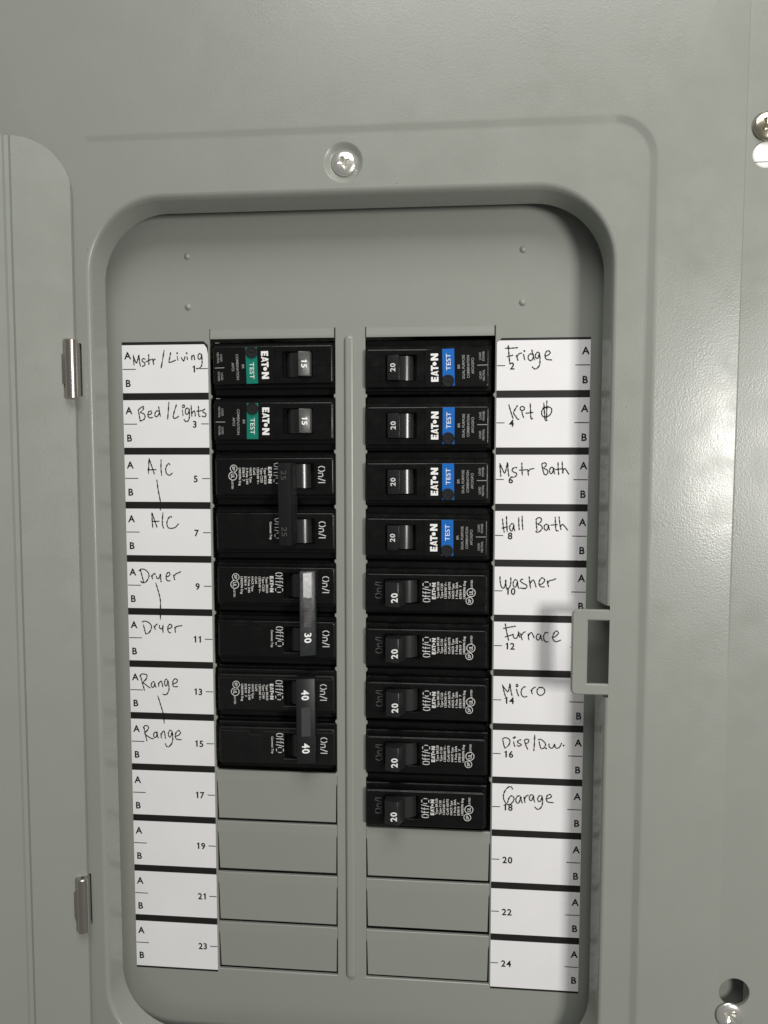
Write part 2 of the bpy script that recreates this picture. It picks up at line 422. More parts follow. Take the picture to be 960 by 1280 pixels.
# handwriting strokes, millimetres from each card row: (side, row): (word, strokes)
HAND = {
 ('L', 0): ('Mstr/Living', '-101.6,6.69 -101.51,4.3 -101.43,1.9;-101.62,6 -100.94,4.29 -100.2,2.9 -99.48,4.74 -98.96,6.57 -98.74,3.81 -98.32,1.27;-95.84,4.51 -96.79,4.89 -97.47,4.35 -97.3,3.56 -96.26,2.96 -96.18,2.13 -96.87,1.49 -97.74,1.41;-94.25,6.89 -94.26,4.22 -94.26,1.92;-95.77,3.41 -94.22,3.95 -92.86,4.57;-92.42,4.89 -92.17,3.28 -91.82,1.9;-92.16,3.65 -91.57,4.47 -90.94,4.55;-86.79,8.82 -87.49,5.07 -88.45,0.39;-83.71,7.68 -84.24,5.03 -84.57,3.11 -83.23,3.28 -81.3,4.08;-80.69,6 -80.35,3.85;-80.62,7.19 -80.48,6.96;-78.8,5.34 -78.16,4.23 -77.6,3.59 -77.2,4.59 -76.89,5.78;-76.03,5.77 -75.78,4.03;-76.1,7.14 -76.01,6.95;-73.89,6.2 -73.69,4;-73.77,5.1 -73.18,6.01 -72.7,6.1 -72.48,5.13 -72.36,3.9;-69,6.33 -69.85,6.88 -70.66,6.25 -70.69,4.79 -70.08,4.33 -69.41,4.78 -69,6.24 -68.85,3.95 -68.99,1.9 -69.72,0.53 -70.68,0.09 -71.77,0.05'),
 ('L', 1): ('Bed/Lights', '-99.81,6.56 -99.39,3.77 -98.97,1.21;-100.06,6.29 -98.82,7.49 -97.35,8.18 -97.53,6.79 -98.77,5.4 -97.43,4.93 -96.64,3.86 -97.06,2.37 -98.13,1.72 -99.06,1.45;-95.27,4.31 -94.06,4.59 -93.42,5.14 -93.79,6.07 -94.76,5.8 -95.27,4.45 -94.91,3.2 -93.95,2.91 -92.89,3.14;-89.56,5.73 -90.66,6.15 -91.58,5.5 -91.91,3.97 -91.15,3.37 -90.27,4.11 -89.56,5.59;-89.99,8.14 -89.66,5.59 -89.22,3.45;-85.05,10.19 -85.42,6.03 -85.84,2;-81.43,9.02 -82.45,6.02 -83.12,3.7 -82.8,2.68 -81.75,2.77 -80.39,3.69;-78.65,6.64 -78.38,3.68;-78.86,8.22 -77.99,8.86 -77.57,8.21 -78.11,7.57 -78.77,7.85;-75.63,7.04 -76.58,7.37 -77.23,6.22 -77.11,4.83 -76.26,4.51 -75.56,5.75 -75.35,7 -75.3,4.36 -75.63,2.05 -76.51,1.13 -77.46,1.37 -78.02,2.2;-74.46,8.75 -74.32,5.98 -74.17,3.44;-74.25,4.5 -73.56,5.7 -72.89,5.97 -72.62,4.81 -72.55,3.43;-70.99,8.27 -70.94,5.5 -70.83,3.74 -70.07,3.42;-71.98,5.87 -70.55,6 -69.36,6.23;-67.68,6.64 -68.49,6.69 -68.98,5.95 -68.52,5.26 -67.57,4.75 -67.49,3.91 -68.17,3.27 -69.4,3.65'),
 ('L', 2): ('A/C', '-95.16,9.57 -95.39,5.82 -95.62,2.16;-95.16,9.43 -93.98,5.82 -92.71,1.98;-96.11,4.04 -93.92,4.04 -91.74,4.14;-89.37,8.87 -89.5,4.89 -89.24,1.24;-85.03,6.21 -85.74,7 -86.73,5.93 -87.25,4.19 -86.8,2.27 -85.37,1.57 -83.9,2.7;-91.65,-0.56 -91.04,-5.68 -90.13,-10.86 -90.13,-12.98 -90.22,-14.96'),
 ('L', 3): ('A/C', '-94.38,9.32 -94.31,5.77 -94.06,1.98;-94.29,9.18 -93.19,5.78 -91.96,2.1;-94.67,5.01 -92.77,5.17 -90.77,5.23;-88.98,9.5 -89.35,5.81 -89.35,3.68 -88.76,1.74;-84.72,6.98 -85.29,7.54 -86.47,6.59 -87.2,4.41 -86.66,2.33 -85.07,1.92 -83.12,2.45 -81.48,4.22'),
 ('L', 4): ('Dryer', '-100.63,7.53 -99.87,4.42 -99.06,1.27;-101.48,6.8 -100.13,7.77 -98.18,7.42 -96.74,5.91 -96.49,4.38 -97.46,2.35 -99.06,1.13 -100.71,1.92;-95.3,4.97 -95.03,3.92 -94.66,2.97;-95.07,4.11 -94.36,5.36 -93.66,5.76 -93.39,4.99;-93,4.62 -92.54,3.47 -91.66,3.49 -90.88,5.51;-90.78,5.75 -90.78,3.6 -90.58,1.59;-87.98,4.21 -86.85,4.61 -86.15,5.57 -86.81,6.47 -87.71,5.65 -88.13,3.87 -87.53,2.4 -86.02,2.42;-84.54,5.36 -84.28,4.17 -83.92,2.69;-84.27,4.64 -83.32,5.71 -82.09,6.2 -80.77,6.89;-93.27,1.31 -92.09,-2.65 -91.2,-6.72 -91.2,-11.29 -91.36,-16.4'),
 ('L', 5): ('Dryer', '-99.78,6.46 -99.24,4.05 -98.6,1.79;-100.39,7.56 -99.24,8.17 -97.29,7.62 -95.94,6.2 -95.93,4.6 -97.06,2.64 -98.75,1.79;-94.62,6.08 -94.29,5.12 -93.87,4.07;-94.24,5.27 -93.52,6.54 -92.73,6.84;-91.86,6.38 -91.88,5.17 -91.21,4.56 -90.47,4.81 -90.09,6.41 -90.23,4.48 -90.12,2.64;-87.77,4.67 -86.69,4.94 -85.74,5.82 -86.35,6.87 -87.34,6.37 -87.87,4.77 -87.41,3.09 -86.2,2.73;-84.32,5.81 -84.25,4.36 -84.09,2.87;-84.19,4.94 -83.44,5.87 -82.26,6.09 -80.69,6.41'),
 ('L', 6): ('Range', '-101.84,7.25 -100.99,3.6 -99.89,-0.38;-102.21,6.46 -101.34,7.7 -99.7,7.79 -98.57,7.24 -98.96,5.47 -100.44,3.76 -98.74,2.19 -96.98,1.02;-94.74,4.01 -95.82,4.08 -96.6,2.74 -96.18,1.48 -95.28,1.75 -94.75,3.52 -94.63,2.31 -94.1,1.44;-93.01,3.82 -92.93,2.84 -92.81,1.82;-92.88,3.18 -92.16,4.28 -91.47,4.49 -91.1,3.13 -90.84,1.53;-88.53,5.64 -89.58,5.23 -89.95,3.65 -89.54,2.35 -88.74,2.71 -88.35,5.06 -87.86,2.49 -87.91,0.19 -88.93,-1.7 -90.03,-2.02 -91.2,-1.61;-85.87,3.47 -84.38,3.9 -83.57,4.99 -84.34,5.95 -85.44,5.33 -85.96,3.76 -85.5,2.11 -83.33,2.12;-93.45,-2.61 -92.25,-6.69 -91.06,-10.92 -90.72,-13.52 -90.52,-16.07'),
 ('L', 7): ('Range', '-100.7,7.13 -100.08,3.94 -99.32,0.25;-101.07,6.53 -100.29,7.74 -99.09,7.87 -98.37,7.11 -98.95,5.71 -100.38,3.98 -98.57,2.51 -97.24,1.71 -95.86,1.56;-94.44,4.87 -95.49,4.63 -95.97,3.23 -95.34,2.17 -94.54,2.79 -94.19,5.07 -94.03,3.15 -93.56,1.83;-92.31,4.44 -92.24,3.21 -92.12,1.88;-92.23,3.56 -91.41,5.11 -90.7,5.48 -90.34,4.01 -90.09,1.75;-86.83,5.85 -87.92,5.87 -88.65,4.31 -88.28,2.8 -87.39,2.93 -86.74,5.51 -86.45,2.66 -86.86,-0.07 -88.49,-2.15 -89.72,-1.79 -90.29,-0.53;-85.41,3.09 -83.66,3.64 -82.6,4.86 -83.37,5.96 -84.67,5.09 -85.25,3.19 -84.44,1.64 -82.12,1.57'),
 ('R', 0): ('Fridge', '71.03,9.08 71.44,4.67 71.84,0.7;69.55,7.69 72.28,7.65 75.45,7.88;70.47,3.89 71.88,4.22 73.29,4.61;74.61,4.72 74.98,3.53 75.48,2.07;74.97,3.84 75.84,5.15 77.24,5.49;77.82,5.04 78.1,3.72 78.43,2.3;78.2,6.35 78.42,6.31;82.35,4.46 81.2,5.09 80.16,4.49 79.91,2.99 80.94,2.06 81.85,2.8 82.31,4.33;81.44,6.97 82,4.55 82.73,2.3;84.88,5.53 83.83,5.67 83.1,4.54 83.34,3.18 84.3,3.34 84.8,5.31 85.1,2.32 84.88,-0.05 83.49,-1.53 82.44,-1.35 81.68,-0.55;87.27,3.92 88.66,4.48 89.56,5.52 88.72,6.32 87.77,5.89 87.26,4.27 87.95,2.64 90.45,2.27'),
 ('R', 1): ('Kit', '71.61,8.16 72.53,5.04 73.68,1.7;75.51,7.78 74.65,6.37 73.78,4.46 74.69,2.94 75.59,1.69 76.39,1.6;77.41,4.97 77.78,3.55 78.37,2.12;76.59,6.22 77.03,7.11 78,7.19 78.63,6.48 78.11,5.59 77.14,5.51 76.59,6.22;81.07,8.69 81.29,5.22 81.56,1.84 82.4,2.06;79.05,4.26 80.82,4.38 82.54,4.6;87.53,6.61 86.49,5.73 86.16,4.4 86.62,2.98 88.12,2.53 89.69,3.32 90.55,4.91 90.35,6.42 88.93,6.96 86.48,6.44;87.06,8.96 87.38,5.19 87.74,1.42 88.81,0.93;88.4,9.84 88.38,5.63 88.37,0.93'),
 ('R', 2): ('Mstr Bath', '67.91,7.4 68.17,4.25 68.47,1.28;68.09,6.95 69.1,4.61 70.19,2.81 70.88,5.16 71.39,7.63 71.6,4.71 72.04,1.28;75.69,5.34 74.44,5.34 73.39,4.35 74.11,3.36 75.41,2.82 75.38,1.92 74.5,1.11 72.98,1.11;77.71,7.64 77.84,4.72 78.01,1.75;76.46,4.22 78.29,4.27 80.2,4.41;80.41,4.72 80.57,3.15 80.81,1.76;80.61,3.46 81.48,4.63 83.29,4.95;86.59,6.97 87.07,4.51 87.77,2.22;86.37,6.88 87.64,7.51 88.53,7.16 88.37,6.17 87.5,5.09 88.75,4.51 89.38,3.48 88.87,2.41 87.81,2;91.65,5.41 90.68,5.46 90.08,4.29 90.46,2.81 91.34,3.04 91.87,5.32 92.03,3.85 92.36,2.46;93.73,7.88 93.87,4.97 94.13,2.01;92.46,4.47 94,4.66 95.63,4.88;95.57,8.19 95.71,5.42 95.98,2.69;95.79,3.5 96.34,4.66 96.95,4.93 97.85,3.59 98.67,2.34'),
 ('R', 3): ('Hall Bath', '69.4,7.7 69.75,4.52 70.28,1.29;71.18,8.85 71.31,5.22 71.63,1.53;69.05,3.29 70.57,3.71 72,4.13;74.49,5.43 73.42,5.33 72.67,4.05 73.01,2.41 73.9,2.33 74.5,5.06 74.61,3.43 75.07,2.02;76.69,8.44 76.73,5.26 76.99,2.49;78.2,9.04 78.29,5.73 78.6,2.6;84.47,7.59 84.6,4.87 84.95,2.33;84.21,7.23 85.26,8.14 86.42,8.06 86.88,7.06 86.18,6.02 85.21,5.24 86.56,4.8 87.24,3.62 86.5,2.35 85.18,1.56 84.19,2.15;89.67,5.14 88.6,5.18 88.04,3.9 88.55,2.64 89.52,2.83 90.02,5.05 90.13,3.74 90.55,2.61;92.89,8.69 93.08,5.39 93.44,2.5 94.55,2.42;90.87,4.88 92.42,5.03 94.02,5.22;94.58,8.84 94.98,5.64 95.56,2.75;95.19,3.96 95.79,4.96 96.41,5.19 97.49,3.98 98.54,2.55'),
 ('R', 4): ('Washer', '68.57,6.81 68.69,4.28 69.26,1.94 70.26,1.26 70.97,2.7 71.21,5.19 71.33,2.71 71.7,1.28 72.87,1.58 73.48,3.66 73.45,6.32;76.39,4.99 75.35,5.16 74.56,3.86 74.85,2.02 75.93,2.13 76.44,4.71 76.64,2.79 77.2,1.09;79.12,5.58 78.05,5.29 77.88,4.55 78.97,3.65 80.55,2.85 80.7,1.93 79.9,1.27 77.56,1.47;81.71,6.85 81.97,4.02 82.46,1.31;82.12,3.33 82.91,4.81 83.71,5.1 84.36,3.73 84.92,1.67;86.25,3.07 87.76,3.69 88.68,5.17 87.81,6.25 86.74,5.69 86.14,3.94 86.8,2.3 88.72,2.1;89.79,5.14 90.04,3.68 90.51,1.99;90.08,3.91 90.96,5.11 92.29,5.31 93.75,6.07'),
 ('R', 5): ('Furnace', '71.17,10.41 71.85,6.62 72.85,2.41;70.25,8.03 72.91,8.64 76.07,9.26;71.06,4.05 72.96,4.64 75.03,5.52;74.85,5.52 74.96,4.22 75.87,3.5 76.86,4.36 77.37,6.73 77.53,5.11 77.99,3.87;78.15,6.05 78.44,4.67 79,2.82;78.48,4.76 79.28,6.08 80.48,6.84;81.63,5.89 81.73,4.51 82.03,2.8;81.78,4.83 82.44,6.05 83.15,6.34 83.89,5.02 84.36,3.77;86.81,5.77 85.86,5.66 85.3,4.44 85.72,3.11 86.71,3.45 87.22,5.46 87.42,4.16 88.07,2.7;90.71,6.5 89.54,6.57 88.66,5.35 88.69,3.5 89.51,2.31 90.77,2.34;92.27,4.13 94.05,5 95.19,6.32 94.55,7.36 93.48,6.74 92.62,4.74 93.1,3.04 94.45,2.42 96.41,3.29'),
 ('R', 6): ('Micro', '70.27,7.29 70.9,4.44 71.8,1.32;70.19,6.91 71.53,5.16 72.73,3.93 73.34,5.68 73.68,7.75 74.08,4.76 74.76,1.87;76.67,5.54 77.01,3.9 77.76,1.91;76.33,6.98 76.87,7.56 77.33,7.01 76.88,6.39 76.33,6.79;80.97,6.36 79.88,6.33 78.99,4.99 78.83,3.25 79.58,1.96 80.67,1.71 81.66,2.16;83.25,5.3 83.49,4.32 84.01,3.07;83.49,4.41 83.97,5.69 85.36,6.52;87.85,6.54 86.59,6.04 85.98,4.72 86.36,3.23 87.64,2.66 89.07,3.49 89.5,4.91 88.85,6.1 87.58,6.44'),
 ('R', 7): ('Disp/D.w.', '70.71,6.56 71.1,4.58 71.72,2.61;70.34,6.83 71.7,7.64 73.36,7.22 74.01,6.01 73.39,4.09 71.67,2.51;75.71,5.97 75.9,4.74 76.33,3.43;75.27,7.66 76.5,8.22 76.1,7.69 75.55,7.29;79.21,6.85 78.21,6.72 77.4,5.84 78.14,5.2 79.15,4.76 78.97,4.19 78.06,3.87 77.15,4.22;80.63,6.56 81.25,4.45 82.24,2.31;80.31,6.6 81.67,7.31 82.59,6.86 82.33,5.81 81.33,5.07;85.28,9.6 85.16,5.53 84.94,1.74;87.23,6.55 87.62,4.67 88.24,2.99;86.77,7.19 88.04,7.38 89.51,6.34 90.25,5.04 89.64,3.51 88.2,2.75;90.55,3.21 90.69,3.17;91.79,5.62 91.86,4.25 92.55,3.42 93.63,3.74 94.33,5.37 94.53,4.15 95.27,3.47 96.62,4.04 97.53,6.14;98.41,4.85 98.6,4.72'),
 ('R', 8): ('Garage', '75.53,8.6 74.97,9.63 74,9.83 72.54,8.58 71.55,6.63 71.3,4.6 71.97,2.57 73.27,1.23 74.74,1.58 75.92,2.97 76.18,4.32 75.43,5.44 74.33,5.06 73.52,3.35 73.27,1.8;79.06,5.68 77.73,5.34 77.01,3.78 77.49,2.22 78.59,2.5 79.29,5.31 79.5,3.59 80.07,2.08;80.76,5.42 80.96,3.89 81.3,2.37;81.01,3.99 81.76,5.6 82.9,6.12;84.87,6.39 83.77,6.16 83.19,4.89 83.62,3.67 84.54,3.99 85.05,6.12 85.26,4.4 85.7,2.8;88.89,6.08 87.71,5.94 87.04,4.57 87.47,3.3 88.47,3.67 89.04,5.8 89.3,3.28 88.88,0.87 87.62,-0.43 86.52,-0.23 85.73,0.69;90.83,4.63 92.38,5.08 93.32,5.92 92.62,6.8 91.45,6.28 90.93,4.63 91.68,3.23 94.37,2.96'),
}

# ------------------------------------------------------------------ the panel: cover, deadfront, box, door
panel = empty('breaker_panel', 0, 0, 0, 'grey enamelled steel breaker panel with its door swung open to the left', 'breaker panel')

NOTCH = (-143.8, -103.8)


def ring(z, hx, yt, yb, r, n=14):
    return at(z, rrect(-hx, hx, yb, yt, r, n, NOTCH))


cover = MB()
FZ = 20.0                                       # face that carries the screw, recessed behind the sloping outer field
# outer sloping field, down the step to the frame face
outer_rings = [ring(18.6, 164.0, 185, -425, 5), ring(18.66, 163.2, 184.0, -424, 5.2),
               ring(21.10, 130.0, 98.9, -346, 18.4), ring(21.12, 129.0, 98.0, -345, 17.4), ring(20.98, 128.3, 97.3, -344.2, 16.8),
               ring(20.14, 126.4, 95.6, -342.4, 15.2), ring(FZ, 125.6, 94.8, -341.6, 14.6), ring(FZ, 124.8, 94.0, -340.8, 13.8)]
# on the hinge side the step dies away so that the door can swing
outer_rings = [[(x, y, z if x > -66 or z < FZ else FZ + (z - FZ) * max(0.0, 1 - (-66 - x) / 46)) for x, y, z in r] for r in outer_rings]
outer_rings[1] = [(x, y, 20.7 if y > 150 else z) for x, y, z in outer_rings[1]]      # the field above the frame is nearly flat
cover.loft(outer_rings[::-1])
# frame face with the screw dimple and the two hinge slots cut out
lip0 = rrect(-113.9, 113.9, -322.3, 72.7, 33.6, 14, NOTCH)
DIMX, DIMY = 0.0, 83.2
dimple = circle(DIMX, DIMY, 8.4, 40)
hinge_slots = [rrect(-118.6, -116.9, -14.0, 9.4, 0.6, 3), rrect(-120.9, -119.4, -258.5, -233.8, 0.6, 3)]
cover.fill([outer_rings[-1], lip0, dimple] + hinge_slots, FZ)
for s in hinge_slots:
    cover.loft([at(FZ, s), at(FZ - 6, s)])
cover.loft([at(FZ, dimple), at(FZ - 0.25, circle(DIMX, DIMY, 7.7, 40)), at(FZ - 1.5, circle(DIMX, DIMY, 6.3, 40)),
            at(FZ - 1.9, circle(DIMX, DIMY, 5.6, 40)), at(FZ - 1.9, circle(DIMX, DIMY, 2.0, 40))])
# rounded lip and the wall of the opening; left away behind the latch
wall_rings = [at(FZ, lip0), ring(19.85, 113.2, 72.0, -321.4, 32.9), ring(19.4, 112.6, 71.2, -320.8, 32.2),
              ring(18.5, 112.2, 70.5, -320.2, 31.6), ring(17.5, 112.0, 70.1, -319.8, 31.3),
              ring(8.6, 110.7, 67.8, -316.9, 30.2), ring(8.0, 110.7, 67.7, -316.7, 30.2), ring(7.6, 111.4, 68.4, -317.3, 30.8),
              ring(7.6, 113.0, 70, -319, 32)]
cover.loft(wall_rings, skip=lambda k, i: i == 15)
# flat outer flange that carries the mounting screws
key_low, key_up = circle(170.9, -274.2, 6.5), circle(171.9, 81.2, 5.4)
flange_out = rrect(-206, 206, -460, 215, 4, 3)
cover.fill([flange_out, outer_rings[0], key_low, key_up], 18.6)
for k in (key_low, key_up):
    cover.loft([at(18.6, k), at(17.1, k)])
for sx, sy, sr in ((22.6, 73.9, 0.32), (-112.6, 50.2, 0.45), (64.0, 80.5, 0.2), (-60.5, 88.0, 0.22), (118.6, -20.0, 0.25), (140.0, -190.0, 0.28), (95.0, 110.0, 0.25)):
    cover.lathe([(sr, FZ - 0.6), (sr, FZ), (sr * 0.7, FZ + sr * 0.5), (0.02, FZ + sr * 0.65)], sx, sy, 8)     # grit under the paint
cover.build('cover', M['paint'], panel, smooth=50, wn=True)

# steel box behind the cover
bx = MB()
bx.plate(rrect(-178, 178, -400, 165, 3, 3), 8.5, 10.0, [rrect(-152, 152, -385, 140, 3, 3)])
bx.plate(rrect(-152, 152, -385, 140, 3, 3), -70, 9.2, [rrect(-150, 150, -383, 138, 3, 3)])
bx.box(-152, 152, -385, 140, -72, -70)
bx.plate(rrect(-206, 206, -460, 215, 4, 3), -72, 17.9, [rrect(-204, 204, -458, 213, 3, 3)])
bx.build('box', M['paint_in'], panel)

# deadfront with the two breaker openings; torn twist-out stubs show as small teeth between the rows
TOPY, LASTY = 13.5, -290.6


def opening(xa, xb):
    left, right = [], []
    rows = [-12.7 - PITCH * k for k in range(11)]
    def side(x, s):
        pts = [(x, TOPY + 4.2), (x, rows[0] + 1.2)]
        for y in rows[:8]:
            pts += [(x, y + 0.9), (x + s * 0.75, y + 0.35), (x + s * 0.75, y - 0.6), (x, y - 1.5)]
        pts.append((x, LASTY))
        return pts
    a = side(xa, 1)
    b = side(xb, -1)
    return a + b[::-1] + [(xb - 0.45, TOPY + 4.2), (xb - 0.45, TOPY), (xa + 0.45, TOPY), (xa + 0.45, TOPY + 4.2)]


dead = MB()
op_l, op_r = opening(-65.4, -6.9), opening(6.9, 65.4)
dead.plate(rrect(-121, 121, -328, 79, 38, 10), -1.5, 0.0, [op_l, op_r], ch=0.28)
deadfront = dead.build('deadfront', M['paint_in'], panel)
for x, y in ((-75.1, 51.0), (-75.1, 28.2), (77.1, 50.6), (77.1, 27.7)):
    MB().lathe([(1.6, -0.02), (1.45, 0.25), (1.1, 0.6), (0.7, 0.85), (0.3, 0.97), (0.02, 1.0)], x, y, 18).build('rivet_bump', M['paint_in'], deadfront, smooth=60)
# the metal above each opening is bent slightly outwards
for xa, xb in ((-65.4, -6.9), (6.9, 65.4)):
    tb = MB()
    pr_ = [(17.6, 0.02), (16.0, 0.20), (14.6, 0.40), (13.7, 0.48), (13.35, 0.40), (13.28, 0.2), (13.4, -0.2), (17.6, -0.2)]
    tb.loft([[(xa + 0.5, y, z) for y, z in pr_], [(xb - 0.5, y, z) for y, z in pr_]])
    tb.f += [tuple(range(8)), tuple(range(15, 7, -1))]
    tb.build('bent_lip', M['paint_in'], deadfront, smooth=50)
# centre rib
rib = MB()
prof = [(2.3, 0.0), (2.0, 0.75), (1.5, 1.15), (0.9, 1.25)]
rib.loft([at(h, rrect(-w - 0.4, w - 0.4, -291.4 - w + 2.3, 12.0 + w, w * 0.98, 6)) for w, h in prof])
rib.fill([rrect(-0.9 - 0.4, 0.9 - 0.4, -290, 12.9, 0.88, 6)], 1.25)
rib.build('centre_rib', M['paint_in'], deadfront, smooth=60)


def blank(k, xa, xb):
    yt, yb = -PITCH * k + 12.7 - 0.1, -PITCH * k - 12.7
    g = 0.75
    mb = MB()
    pts = [(xa + 0.04, yt), (xa + 0.04, yt - 4.6), (xa + g * 0.6, yt - 6.5), (xa + g, max(yb + 1.2, LASTY + 1.1)), (xb - g, max(yb + 1.2, LASTY + 1.1)), (xb - g * 0.6, yt - 6.5), (xb - 0.04, yt - 4.6), (xb - 0.04, yt)]
    mb.plate(pts, -1.5, 0.0, ch=0.18)
    bend = 0.03 + 0.035 * ((k * 7 + (xa > 0) * 3) % 5) / 4
    mb.v = [(p[0], p[1], p[2] - bend * max(0.0, yt - 4 - p[1])) for p in mb.v]
    mb.build('blank_plate', M['paint_in'], deadfront)


for k in (8, 9, 10, 11):
    blank(k, -65.4, -6.9)
for k in (9, 10, 11):
    blank(k, 6.9, 65.4)

# latch strike: a bracket of the cover that reaches into the opening
ls = MB()
ls.plate([(118.0, -105.7), (100.2, -105.7), (98.9, -106.3), (98.2, -107.6), (98.2, -141.2), (98.9, -142.4), (100.2, -142.9), (118.0, -142.9),
          (118.0, -138.0), (104.9, -138.0), (104.9, -110.4), (118.0, -110.4)], 18.2, 19.98, ch=0.55)
ls.build('latch_strike', M['paint'], panel, smooth=30)


def screw_mesh(x, y, z, r, turn, metal='chrome'):
    """low pan head with a cross recess cut into it"""
    prof = [(2.1, -2.5), (2.1, 0.0), (r * 0.97, 0.0), (r, 0.25), (r, 0.7), (r * 0.96, 1.05), (r * 0.84, 1.42), (r * 0.62, 1.72), (r * 0.34, 1.9), (r * 0.1, 1.95)]
    head = MB().lathe([(a, z + h) for a, h in prof], x, y, 44)
    head.f += [tuple(range(43, -1, -1)), tuple(range(len(head.v) - 44, len(head.v)))]
    o = head.build('screw', M[metal], None)
    l, w, hh = r * 0.60, r * 0.15, r * 0.24
    star = []
    for i in range(4):
        a = turn + i * math.pi / 2
        c, s = math.cos(a), math.sin(a)
        for px, py in ((l, -w), (l, w), (hh, hh)):
            star.append((px * c - py * s, px * s + py * c))
    n = len(star)
    vs = [(x + p[0] * 0.35, y + p[1] * 0.35, z + 0.15) for p in star] + [(x + p[0] * 1.12, y + p[1] * 1.12, z + 2.4) for p in star]
    fs = [tuple(range(n - 1, -1, -1)), tuple(range(n, 2 * n))] + [(i, (i + 1) % n, n + (i + 1) % n, n + i) for i in range(n)]
    cobj = MB().add(vs, fs).build('cut', M[metal], None)
    bo = o.modifiers.new('b', 'BOOLEAN')
    bo.operation = 'DIFFERENCE'
    bo.solver = 'EXACT'
    bo.object = cobj
    dg = bpy.context.evaluated_depsgraph_get()
    me = bpy.data.meshes.new_from_object(o.evaluated_get(dg))
    o.modifiers.clear()
    o.data = me
    bpy.data.objects.remove(cobj)
    me.shade_smooth()
    me.set_sharp_from_angle(angle=math.radians(32))
    o.parent = panel
    return o


screw_mesh(DIMX + 0.2, DIMY - 0.1, 18.0, 5.2, 0.35)
screw_mesh(169.1, -284.3, 18.9, 5.7, 0.9)
screw_mesh(171.9, 92.0, 18.9, 5.7, 0.5, 'brass')
pl = MB().lathe([(5.25, 12), (5.25, 17.9), (4.9, 18.25), (4.2, 18.35), (0.02, 18.4)], 171.9, 81.2, 36)
plug = pl.build('white_plug', M['plug'], panel, smooth=40)
MB().box(167.6, 174.5, 78.2, 78.45, 18.2, 18.46).build('plug_seam', M['moulded'], plug)

# door: hinged on the left of the frame, swung about 150 degrees open; its inner side is seen
DA = math.radians(26)
door_o = (-118.6, 0.0, 22.0)
DT, DB, DW = 94.3, -340.5, 237.0


def door_pt(s, y, h):
    lean = (y - 60) * 0.0049
    return (door_o[0] - s * math.cos(DA) + h * math.sin(DA) + lean, y, door_o[2] + s * math.sin(DA) + h * math.cos(DA))


def door_rows(s0, s1, y0, y1):
    pass


door = MB()
G0, G1 = 23.4, 26.8
rr = 21.0
hs = [(DT - rr + rr * math.sin(math.radians(a)), rr - rr * math.cos(math.radians(a))) for a in range(0, 91, 9)]   # (y, s) from the hinge edge to the top edge
profile = []
stations = [(0.0, -1.3), (0.0, -0.45), (0.16, -0.12), (0.5, 0.0)]
mesh_cols = []
svals = [0.0, 0.4] + [rr - rr * math.cos(math.radians(a)) for a in range(9, 91, 9)]
svals += [G0, G0 + 0.5, G0 + 0.9, G1 - 0.9, G1 - 0.5, G1, 60, 120, 180, DW - rr] + [DW - rr + rr * math.sin(math.radians(a)) for a in range(10, 91, 10)]


def half_cut(s):
    if s < rr:
        return rr - math.sqrt(max(0.0, rr * rr - (rr - s) ** 2))
    if s > DW - rr:
        return rr - math.sqrt(max(0.0, rr * rr - (s - DW + rr) ** 2))
    return 0.0


def groove(s):
    if G0 < s < G1:
        return -0.9 if G0 + 0.7 < s < G1 - 0.7 else -0.45
    return 0.0


TH = 1.6
front, back = [], []
for s in svals:
    c = half_cut(s)
    ys = [DB + c, (DB + c) * 0.66 + (DT - c) * 0.34, (DB + c) * 0.33 + (DT - c) * 0.67, DT - c]
    h = groove(s) - (0.35 if s == 0.0 else 0.0)
    front.append([door_pt(s, y, h) for y in ys])
    back.append([door_pt(s, y, groove(s) - TH) for y in ys])
door.loft(front, closed=False)
door.loft(back[::-1], closed=False)
bt = [r[-1] for r in back]
ft = [r[-1] for r in front]
door.loft([ft, bt], closed=False)
door.loft([[r[0] for r in back], [r[0] for r in front]], closed=False)
door.loft([front[0], back[0]], closed=False)
door.loft([back[-1], front[-1]], closed=False)
dm = door.build('door', M['paint'], panel, smooth=40, wn=True)
for yc in (-2.3, -246.5):
    cx = -119.6 + (yc - 0) * 0.0075
    hb = MB()
    barrel = [(0.9, yc + 12.9), (2.3, yc + 12.9), (2.75, yc + 12.5), (2.75, yc - 12.5), (2.3, yc - 12.9), (0.9, yc - 12.9)]
    hb.lathe(barrel[::-1], cx, 0, 28, 'y', 24.2)
    hb.section([(cx - 3.4, 25.6), (cx - 1.6, 25.3), (cx - 1.6, 24.4), (cx - 3.6, 24.6)], yc - 6.5, yc + 6.5, 0.15)
    hb.build('hinge', M['steel'], dm, smooth=40)

# ------------------------------------------------------------------ label strips
def card_print(side, k, y, card):
    s = -1 if side == 'L' else 1
    num = str(2 * k + (1 if side == 'L' else 2))
    z = 0.30
    mb = MB()
    put(mb, *text_fit(num, None, 3.15, 0.024), s * (72.9 if len(num) == 1 else 73.5), y - 0.1, z, False)
    mb.build('printed_number', M['ink'], card)
    for ch, dy in (('A', 6.4), ('B', -6.4)):
        mb = MB()
        put(mb, *text_fit(ch, None, 3.3, 0.026), s * (104.4 if s < 0 else 105.0), y + dy, z, False)
        mb.build('printed_letter', M['ink'], card)
    for x0, x1 in ((66.2, 69.8), (100.6, 106.95)):
        x0, x1 = sorted((s * x0, s * x1))
        MB().add([(x0, y - 0.19, z), (x1, y - 0.19, z), (x1, y + 0.19, z), (x0, y + 0.19, z)], [(0, 1, 2, 3)]).build('printed_line', M['ink'], card)


